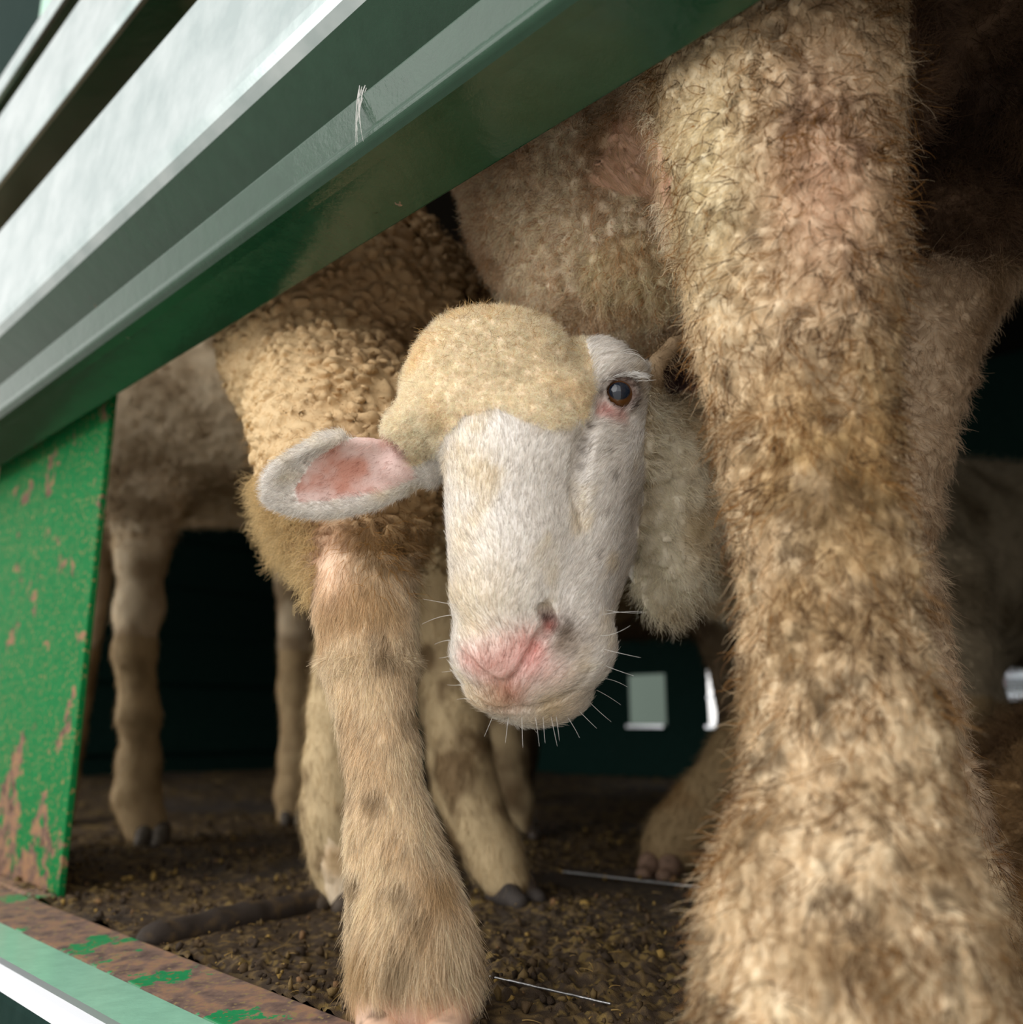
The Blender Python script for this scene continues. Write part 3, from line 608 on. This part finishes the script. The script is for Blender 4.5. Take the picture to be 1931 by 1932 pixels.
chm = lambda c, n, u, v: ((proj(c)[2] > .5) & inpoly(u, v, CHEST) & ~inpoly(u+16*fbm(c, .012, 66), v+16*fbm(c, .012, 66), BARE))*1.
fur('chest_wool', sheep2, SV, SF, M_hair, 64000, chm, .0115, s2col, .00014, .55, lambda p, n: np.tile([-.3, -.3, -.8], (len(p), 1))+.8*swirl(p, n), .15, .1, .0022, 1.0, 1.05, .0085, K=9, seed=25)
fur('chest_wool', sheep2, SV, SF, M_hair, 11000, chm, .0135, lambda p: dirt(p, lin(196, 146, 98), lin(150, 112, 74), .01), .00016, .55, lambda p, n: np.tile([-.3, -.3, -.8], (len(p), 1))+.8*swirl(p, n), .15, .1, .0022, 1.0, 1.05, .0085, K=9, seed=25)
fur('bare_skin_hair', sheep2, SV, SF, M_hair, 3000, lambda c, n, u, v: ((proj(c)[2] > .45) & inpoly(u, v, BARE))*1., .011, lambda p: np.tile(lin(216, 192, 160), (len(p), 1)), .00010, .2, lambda p, n: np.tile(Rv*.7-Uv*.7, (len(p), 1)), .15, .2, K=5, seed=26)
fur('belly_wool', sheep2, SV, SF, M_hair, 30000, lambda c, n, u, v: ((u > 1720) & (v < 520))*1., .020, s2col, .00016, .6, swirl, .3, .1, .003, .8, .8, .016, K=7, seed=27)
for f in (leg_a[-1][0], leg_b[-1][0]): hoof(sheep2, f[0]-.01, f[1]-.0, math.atan2(LD[1], LD[0])+.6, M_wet, lin(120, 96, 72), 1.15)

# ================================================================== the sheep with folded tan wool behind the post
B = Body()
ya = [.70, .66, .625, .60, .59, .585, .58, .578, .576, .576, .576, .576, .576, .574]
leg_a = limb(B, [(655, 830, 165), (672, 930, 132), (682, 1030, 104), (688, 1110, 94), (692, 1180, 90), (698, 1262, 82), (706, 1337, 70), (722, 1425, 70), (731, 1539, 76), (750, 1624, 90), (768, 1715, 103), (780, 1800, 112), (790, 1870, 106), (794, 1915, 90)], ya, .02, .006)
leg_b = limb(B, [(660, 1100, 60), (648, 1250, 60), (640, 1340, 62), (635, 1440, 66), (632, 1530, 68), (640, 1610, 60), (648, 1680, 55)], [.93]*7, .02, .006)
leg_c = limb(B, [(830, 1060, 75), (838, 1200, 62), (858, 1330, 66), (866, 1420, 62), (880, 1490, 62), (908, 1560, 58), (938, 1620, 54), (958, 1665, 52)], [.99, .985, .98, .975, .97, .965, .96, .955], .02, .005)
leg_d = limb(B, [(935, 1100, 60), (945, 1300, 40), (955, 1430, 40), (968, 1500, 40), (978, 1555, 38)], [1.46]*5, .02, .006)
cc = PY(672, 640, .86)
B.cone(cc, 250*dep(cc)/FPX, np.array([.12, 1.50, .50]), .185, .05)
B.cone(PY(640, 780, .76), 178*.78/FPX, leg_a[1][0], .06, .03)
B.ell(PY(585, 985, .70), np.array([75, 95, 70])*.72/FPX, VAX, .02)
B.cone(cc, .11, PY(560, 250, .90), .095, .05); plainhead(B, PY(560, 120, .95), [-.35, 1, -.2], .22)
B.cone(leg_b[0][0], .032, PY(680, 900, .96), .075, .03); B.cone(leg_c[0][0], .045, PY(800, 900, 1.02), .085, .03)
B.cone(leg_d[0][0], .05, [.1, 1.44, .40], .09, .03)
fold = wool_disp(.0095, .0036, 44)
def s3disp(p):
    u, v, d = proj(p); q = p*np.array([1, 1, 1.0])
    wl = v < 1085; o = .0016*fbm(p, .016, 46); w_ = p+.005*np.stack([vnoise(p, .016, 3), vnoise(p, .016, 4), vnoise(p, .016, 5)], 1); w_[:, 2] *= 1.45; f1, f2, _, _ = worley(w_, .0145, 44)
    a = (.55+.45*sm(u, 480, 760))*wl*(d > .6); o += a*.0095*(sm(f2-f1, .05, .48)-.6)
    k = np.sin((q@(Rv*.75+Uv*.66)+.010*fbm(p, .05, 47))*2*math.pi/.026); o += -a*.009*sm(k, .72, 1.)*sm(u, 640, 800)*sm(fbm(p, .03, 48), -.35, .1)
    return o
B.disp = s3disp
V1, F1 = B.mesh([-.34, .50, .20], [.14, 1.00, .66], .0024); V2, F2 = B.mesh([-.26, .48, -.004], [.06, 1.08, .212], .003); V3, F3 = B.mesh([-.75, .55, .63], [.65, 1.75, 1.1], .012); V4, F4 = B.mesh([-.2, .98, -.002], [.65, 1.75, .67], .010)
SV, SF = merge((V1, F1), (V2, F2), (V3, F3), (V4, F4))
def s3col(p):
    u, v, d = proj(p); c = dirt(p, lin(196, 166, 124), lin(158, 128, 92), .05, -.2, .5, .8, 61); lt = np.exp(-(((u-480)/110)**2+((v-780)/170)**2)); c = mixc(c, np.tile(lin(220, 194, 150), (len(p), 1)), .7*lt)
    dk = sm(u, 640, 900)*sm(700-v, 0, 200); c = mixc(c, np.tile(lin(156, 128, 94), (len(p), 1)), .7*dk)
    lg = v > 1040; q = p[lg]; a = dirt(q, lin(234, 214, 184), lin(198, 168, 126), .04, -.05, .5, .85, 62); a = mixc(a, np.tile(lin(126, 98, 58), (len(q), 1)), .6*sm(fbm(q, .016, 63), .15, .5)); c[lg] = a
    sk = np.exp(-(((u-622)/42)**2+((v-1050)/75)**2)); c = mixc(c, np.tile(lin(222, 190, 164), (len(p), 1)), .8*sk*(d < .75))
    hd_ = np.exp(-(((u-735)/60)**2+((v-1045)/50)**2)); c = mixc(c, np.tile(lin(160, 126, 78), (len(p), 1)), .6*hd_*(d < .75))
    ft = sm(v, 1850, 1920)*(d < .75); c = mixc(c, np.tile(lin(214, 170, 150), (len(p), 1)), .8*ft)
    bk = (d > .85) & (v > 1000); c[bk] = dirt(p[bk], lin(190, 168, 130), lin(104, 80, 50), .03, -.1, .4, .85, 64)
    return c
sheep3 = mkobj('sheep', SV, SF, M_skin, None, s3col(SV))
tag(sheep3, 'sheep with folded tan wool standing behind the bowed head, one foreleg at the sill', 'sheep', 'sheep crowded on the truck')
near = lambda c: proj(c)[2] < .74
wool3 = lambda c, n, u, v: ((v < 1090) & (proj(c)[2] > .6) & (proj(c)[2] < 1.15) & ~((u > 590) & (v > 985+45*fbm(c, .012, 65))))*1.
fur('fleece', sheep3, SV, SF, M_hair, 70000, wool3, .0022, s3col, .00014, .8, swirl, .35, .1, .0006, 1., .3, .004, K=4, seed=31)
fur('fleece', sheep3, SV, SF, M_hair, 3500, lambda c, n, u, v: wool3(c, n, u, v)*(u < 640), .009, lambda p: dirt(p, lin(186, 150, 96), lin(120, 90, 52), .01), .00015, .5, down, .4, .2, .001, .6, .3, .006, K=6, seed=32)
fur('fleece', sheep3, SV, SF, M_hair, 9000, lambda c, n, u, v: ((u < 600) & (v > 900) & (v < 1110) & near(c))*1., .016, lambda p: np.tile(lin(206, 180, 132), (len(p), 1)), .00016, .5, down, .15, .1, .0022, 1.4, .9, .009, K=9, seed=33)
lg3 = lambda c, n, u, v: ((v > 985+45*fbm(c, .012, 65)) & (u > 560) & near(c))*(1-.93*np.exp(-(((u-622)/40)**2+((v-1050)/70)**2)))*(1-sm(v, 1838, 1890))
fl3 = lambda p, n: np.tile([0, 0, -1.], (len(p), 1))+.45*np.stack([vnoise(p, .025, 91), vnoise(p, .025, 92), vnoise(p, .025, 93)], 1)
fur('leg_coat', sheep3, SV, SF, M_hair, 75000, lg3, lambda p: .0085+.006*sm(.09-p[:, 2], 0, .06), s3col, .00012, .24, fl3, .17, .2, .0004, .6, .35, .006, K=5, seed=34)
fur('leg_coat', sheep3, SV, SF, M_hair, 1500, lambda c, n, u, v: np.exp(-(((u-730)/62)**2+((v-1040)/55)**2))*near(c), .014, lambda p: dirt(p, lin(160, 118, 62), lin(110, 80, 44), .01), .00018, .4, fl3, .3, .2, .002, .7, .6, .006, K=7, seed=35)
fur('leg_coat', sheep3, SV, SF, M_hair, 30000, lambda c, n, u, v: ((v > 990) & (proj(c)[2] >= .74) & (c[:, 2] > .02))*1., .011, s3col, .00016, .25, fl3, .2, .2, .0005, .6, .5, .007, K=5, seed=36)
f = leg_a[-1][0]; hoof(sheep3, f[0]-.003, f[1]+.002, math.radians(-88), M_wet, lin(226, 190, 164), 1.4, -.004, .74)
f = leg_c[-1][0]; hoof(sheep3, f[0]+.005, f[1], math.radians(-50), M_skin, lin(64, 58, 54), .95); f = leg_b[-1][0]; hoof(sheep3, f[0], f[1], math.radians(-110), M_skin, lin(80, 70, 60), .95); f = leg_d[-1][0]; hoof(sheep3, f[0], f[1], math.radians(-70), M_wet, lin(80, 70, 60), 1.1)

# ================================================================== the grey-tan sheep further back at the left
B = Body()
l1_ = limb(B, [(275, 960, 75), (268, 1050, 50), (262, 1150, 47), (254, 1230, 42), (262, 1350, 42), (262, 1440, 42), (258, 1500, 46), (272, 1550, 40), (284, 1592, 36)], [1.44, 1.42, 1.41, 1.40, 1.40, 1.40, 1.40, 1.395, 1.385], .02, .006)
l2_ = limb(B, [(560, 980, 55), (556, 1100, 38), (560, 1300, 38), (560, 1430, 36), (553, 1495, 36), (550, 1545, 32)], [1.68]*6, .02, .006)
a0 = PY(130, 822, 1.53); a1 = PY(470, 805, 1.56)
B.cone(a0, .175, a1, .172, .04); B.cone(a1, .16, PY(760, 760, 1.75), .15, .05)
B.cone(a0, .12, a0+np.array([-.02, .22, .26]), .085, .05); plainhead(B, a0+np.array([-.02, .24, .30]), [.3, 1, -.2], .22)
B.cone(a0+np.array([0, .1, -.1]), .06, [a0[0], a0[1]+.12, .01], .022, .03).cone(a1+np.array([.2, .2, -.1]), .07, [a1[0]+.2, a1[1]+.22, .01], .024, .03)
w4 = wool_disp(.016, .0075, 74)
def s4disp(p): v = proj(p)[1]; o = .002*fbm(p, .02, 75); q = v < 1030; o[q] += w4(p[q]); return o
B.disp = s4disp
V1, F1 = B.mesh([-.95, 1.15, -.002], [-.05, 1.9, .74], .0055); V2, F2 = B.mesh([-1.4, 1.1, -.002], [-.945, 1.8, 1.1], .012); V3, F3 = B.mesh([-.95, 1.1, .70], [.0, 1.9, 1.1], .012); V4, F4 = B.mesh([-.055, 1.4, .2], [.25, 2.1, .8], .012)
SV, SF = merge((V1, F1), (V2, F2), (V3, F3), (V4, F4))
def s4col(p):
    c = dirt(p, lin(222, 202, 170), lin(160, 136, 104), .05, -.2, .4, .9, 76); lo_ = p[:, 2] < .30; c[lo_] = dirt(p[lo_], lin(186, 160, 120), lin(126, 102, 68), .05, -.2, .5, .8, 77); return c
sheep4 = mkobj('sheep', SV, SF, M_skin, None, s4col(SV))
tag(sheep4, 'grey-tan sheep standing further back, just beside the green post', 'sheep', 'sheep crowded on the truck')
fur('fleece', sheep4, SV, SF, M_hair, 42000, lambda c, n, u, v: (v < 1040)*(v > 500)*1., .012, s4col, .00028, .6, swirl, .3, .1, .002, 1., .7, .013, K=6, seed=41)
fur('leg_coat', sheep4, SV, SF, M_hair, 14000, lambda c, n, u, v: (v >= 1000)*1., .010, s4col, .00024, .25, down, .2, .2, K=4, seed=42)
for f, g_ in ((l1_[-1][0], 1.15), (l2_[-1][0], 1.1)): hoof(sheep4, f[0]+.006, f[1]-.01, math.radians(-80), M_skin, lin(92, 84, 74), g_*.8)

# ================================================================== a dim sheep at the very back and one lying down at the right
def dimsheep(foot, hd_, label, seed):
    """A standing sheep seen only in shadow; foot = middle of the feet, hd_ = heading."""
    B = Body(); f = np.array([math.cos(hd_), math.sin(hd_), 0]); s_ = np.array([-f[1], f[0], 0]); o = np.array([*foot, 0])
    B.cone(o-f*.24+[0, 0, .52], .17, o+f*.22+[0, 0, .51], .16, .05)
    for a in (-.25, .22):
        for b_ in (-.085, .085): B.chain([(o+f*a+s_*b_+[0, 0, .40], .075), (o+f*(a-.015)+s_*b_+[0, 0, .24], .036), (o+f*a+s_*b_+[0, 0, .10], .026), (o+f*(a+.01)+s_*b_+[0, 0, .02], .03)], .03)
    B.cone(o+f*.24+[0, 0, .56], .11, o+f*.40+[0, 0, .76], .08, .05); plainhead(B, o+f*.40+[0, 0, .80], f+[0, 0, -.3])
    d_ = wool_disp(.03, .006, seed); B.disp = lambda p: d_(p)*(p[:, 2] > .3)
    V, F = B.mesh(o-[.72, .72, .002], o+[.72, .72, 1.0], .010); cf = lambda p: dirt(p, lin(128, 108, 82), lin(84, 66, 46), .06, -.2, .4, .9, seed)
    r = tag(mkobj('sheep', V, F, M_skin, None, cf(V)), label, 'sheep', 'sheep crowded on the truck')
    fur('fleece', r, V, F, M_hair, 9000, lambda c, n, u, v: (c[:, 2] > .25)*1., .016, cf, .0004, .5, swirl, .3, .1, .003, 1., .7, .02, K=5, seed=seed)
    fur('leg_coat', r, V, F, M_hair, 5000, lambda c, n, u, v: (c[:, 2] <= .25)*1., .012, cf, .0004, .25, down, .2, .2, K=4, seed=seed+1)
    for a in (-.25, .22):
        for b_ in (-.085, .085): q = o+f*(a+.02)+s_*b_; hoof(r, q[0], q[1], hd_, M_wet, lin(70, 62, 54), 1.1)
    return r
dimsheep((.22, 2.02), math.radians(165), 'brown sheep in shadow at the very back, its legs before the bright openings', 81)
B = Body(); c7 = PY(2130, 1695, .80)
B.cone(c7+[-.02, -.02, 0], .155, c7+[.42, .02, .02], .17, .05); B.cone(c7+[.1, -.13, -.06], .05, c7+[-.02, -.16, -.085], .03, .03); B.cone(c7+[.45, 0, .06], .10, c7+[.62, -.06, .22], .075, .04); plainhead(B, c7+np.array([.62, -.07, .24]), [.6, -.6, -.2])
d7 = wool_disp(.018, .005, 95); B.disp = d7
V1, F1 = B.mesh([.36, .50, -.002], [.75, 1.05, .34], .004); V2, F2 = B.mesh([.745, .45, -.002], [1.5, 1.1, .5], .012); SV, SF = merge((V1, F1), (V2, F2)); SV[:, 2] = np.maximum(SV[:, 2], 0)
cf7 = lambda p: dirt(p, lin(148, 118, 80), lin(88, 64, 42), .04, -.2, .4, .9, 96)
sheep7 = tag(mkobj('sheep', SV, SF, M_skin, None, cf7(SV)), 'brown muddy sheep lying on the floor behind the thick foreleg', 'sheep', 'sheep crowded on the truck')
fur('fleece', sheep7, SV, SF, M_hair, 26000, lambda c, n, u, v: (u < 2000)*1., .014, cf7, .00018, .6, swirl, .35, .1, .0025, .9, .6, .012, K=7, seed=97)
fur('fleece', sheep7, SV, SF, M_hair, 700, lambda c, n, u, v: (v < 1500)*((unit(CAM-c)*n).sum(1) < .35), .028, lambda p: np.tile(lin(92, 70, 48), (len(p), 1)), .00018, .7, swirl, .5, .1, .006, 1.2, K=10, seed=98)
#FLOORSTUFF
# ------------------------------------------------------------------ what covers and lies on the floor
def lh(x): return .0045*fbm(x, .11, 101)+.0035*fbm(x, .03, 102)
def litter(l0, l1, p0, p1, h):
    nl, np_ = int((l1-l0)/h)+1, int((p1-p0)/h)+1; L_, P_ = np.meshgrid(l0+h*np.arange(nl), p0+h*np.arange(np_), indexing='ij')
    X = np.outer(L_.ravel(), LD)+np.outer(P_.ravel(), ND); f1, f2, _, fid = worley(X, .0085, 103); g1, g2, _, gid = worley(X, .005, 106)
    amt = sm(fbm(X, .09, 104), -.35, .25); flat = sm(fbm(X, .16, 107), .12, .4)
    z = lh(X)+.0042*amt*np.maximum(0, 1-f1*1.2)*(fid > .5)+.0052*(.4+.6*amt)*fbm(X, .009, 109, 4)+.004*amt*fbm(X, .03, 110); z = z*(1-.75*flat)-.002*flat; X[:, 2] = np.maximum(z, -.0058+.0055*(1-sm(P_.ravel(), .345, .37)))
    base = mixc(np.tile(lin(66, 54, 42), (len(X), 1)), np.tile(lin(112, 92, 60), (len(X), 1)), sm(fbm(X, .006, 105), -.1, .5)); base = mixc(base, np.tile(lin(128, 106, 60), (len(X), 1)), amt*(gid > .84)*.75); base = mixc(base, np.tile(lin(66, 60, 56), (len(X), 1)), flat*.7)
    i = np.arange((nl-1)*(np_-1)); a = i//(np_-1)*np_+i % (np_-1); return X, np.stack([a, a+np_, a+np_+1, a+1], 1), base
parts = [litter(-.2, .95, .343, .85, .0020), litter(.948, 1.62, .343, .85, .0032), litter(-.35, 1.62, .848, 1.30, .0036), litter(-.35, -.198, .343, .85, .004), litter(-1.0, 3.2, 1.298, 2.45, .012), litter(1.615, 3.2, .343, 1.30, .010)]
V, F = merge(*[q[:2] for q in parts]); tag(mkobj('manure_litter', V, F, M_crumb, None, np.concatenate([q[2] for q in parts])), 'dark crumbly layer of trodden manure covering the truck floor', 'manure', kind='stuff')
import bmesh
bm = bmesh.new(); bmesh.ops.create_icosphere(bm, subdivisions=1, radius=1); iv = np.array([v.co[:] for v in bm.verts]); bm.verts.index_update(); jf = np.array([[v.index for v in f.verts] for f in bm.faces]); bm.free()
n = 11000; l = RNG.uniform(-.2, 1.5, n); p = .35+RNG.random(n)**1.3*.9; c = np.outer(l, LD)+np.outer(p, ND); keep = fbm(c, .07, 108) > -.15; c = c[keep]; n = len(c)
sz = .0006+.0034*RNG.random(n)**4; nv = len(iv); V = iv[None]*(1+.38*np.clip(RNG.normal(size=(n, nv, 1)), -1.2, 2))*sz[:, None, None]*RNG.uniform(.55, 1.3, (n, 1, 3)); c[:, 2] = lh(c)+sz*.6+.001; V = (V+c[:, None]).reshape(-1, 3)
F = (jf[None]+(np.arange(n)*nv)[:, None, None]).reshape(-1, 3); pal = np.array([lin(54, 43, 32), lin(78, 62, 42), lin(110, 90, 56), lin(150, 122, 66), lin(122, 92, 62)]); t = np.repeat(pal[RNG.choice(5, n, p=[.38, .33, .17, .07, .05])], nv, 0)
tag(mkobj('manure_crumbs', V, F, M_crumb, None, t), 'loose brown and yellowish crumbs of manure scattered over the floor', 'manure', kind='stuff')
st = []
for i in range(420):
    c = SP(RNG.uniform(-.1, 1.3), .35+RNG.random()**1.5*.6, 0); c[2] = .003+.004*RNG.random(); a = RNG.random()*6.28; L_ = .004+.014*RNG.random()**2
    st.append((c, c+np.array([math.cos(a), math.sin(a), RNG.normal()*.15])*L_, (RNG.normal()*.002, RNG.normal()*.002, .003), .00022+.0003*RNG.random()))
tag(strands('straw_bits', None, st, M_hair, lin(170, 140, 84)), 'thin bits of straw and loose hair strewn in the manure', 'straw', kind='stuff')
def rod(name, pts, r, mat, label, cat):
    B = Body(); B.chain([(np.asarray(q), r) for q in pts], .001); q = np.array(pts)
    if r > .004: B.disp = lambda p: .0032*fbm(p, .014, 111)
    V, F = B.mesh(q.min(0)-r*1.4-.003, q.max(0)+r*1.4+.003, max(r/3.2, .0008)); tt = dirt(V, lin(56, 48, 42), lin(92, 74, 50), .01, 0, .4, .8, 112)
    return tag(mkobj(name, V, F, mat, None, tt), label, cat)
a, b_, c = G(288, 1772, .001), G(625, 1699, .004), G(780, 1668, .004)
rod('floor_bar', [a, b_, c], .0135, M_crumb, 'round dark bar caked with manure lying across the floor by the sill', 'bar')
def wire(x0, y0, x1, y1, z, r, label, n=4):
    pts = [G(x0+(x1-x0)*k/n, y0+(y1-y0)*k/n, z+(.0008 if k % 2 else 0)) for k in range(n+1)]; return rod('floor_wire', pts, r, M_wire, label, 'wire')
wire(925, 1842, 1152, 1894, .0065, .0009, 'thin bright wire on the floor just right of the near hoof')
wire(1058, 1644, 1345, 1677, .0035, .0010, 'long thin bright wire on the floor below the dark back hoof and bent leg')
wire(1226, 1441, 1300, 1426, .004, .003, 'short bright wire strip far back on the shadowed floor')
# outside behind the far openings
tr = empty('trailer'); tag(tr, 'pale parked trailer seen through the openings in the far wall', 'trailer')
pyobj('body', *sbox(.0, 2.45, 4.3, 5.2, -.55, 1.6), plain('trailer_white', lin(205, 214, 222), .5), tr, .02)
pyobj('stripe', *sbox(.0, 2.45, 4.285, 4.3, .31, .36), plain('trailer_grey', lin(110, 116, 120), .5), tr); pyobj('bumper', *sbox(.0, 2.45, 4.2, 4.3, -.7, -.52), plain('trailer_grey_dark', lin(70, 74, 76), .5), tr)
pyobj('lamp', *sbox(1.28, 1.36, 4.27, 4.284, .32, .48), plain('lamp_red', lin(190, 50, 56), .3), tr)
for l_ in (.5, 1.9):
    B = Body(); q = SP(l_, 4.55, -.76); B.ell(q, [.36, .12, .36], np.stack([LD, ND, [0, 0, 1.]]), .02); V, F = B.mesh(q-.4, q+.4, .03); mkobj('wheel', V, F, M_dark, tr)
hd2 = tag(pyobj('metal_panel', *sbox(3.0, 4.6, 4.4, 4.52, -1.15, 1.5), plain('tank_green', lin(74, 90, 80), .6), None, .05), 'grey-green metal panel standing outside beyond the leftmost far opening', 'panel')
# a wisp of wool caught on the gate
ws = []
gp = lambda x, y: (lambda v: CAM+v*(.2835/(v@ND)))(ray(x, y))
for i in range(9): o = RNG.normal(size=2)*5; ws.append((gp(682+o[0], 168+RNG.normal()*6), gp(686+o[1], 262+RNG.normal()*14)-ND*.004, SP(RNG.normal()*.004, -.006, 0), .00025))
tag(strands('wool_wisp', None, ws, M_hair, WHITE), 'pale wisp of wool caught on the green bottom rail of the gate', 'wool')
grow_coats()
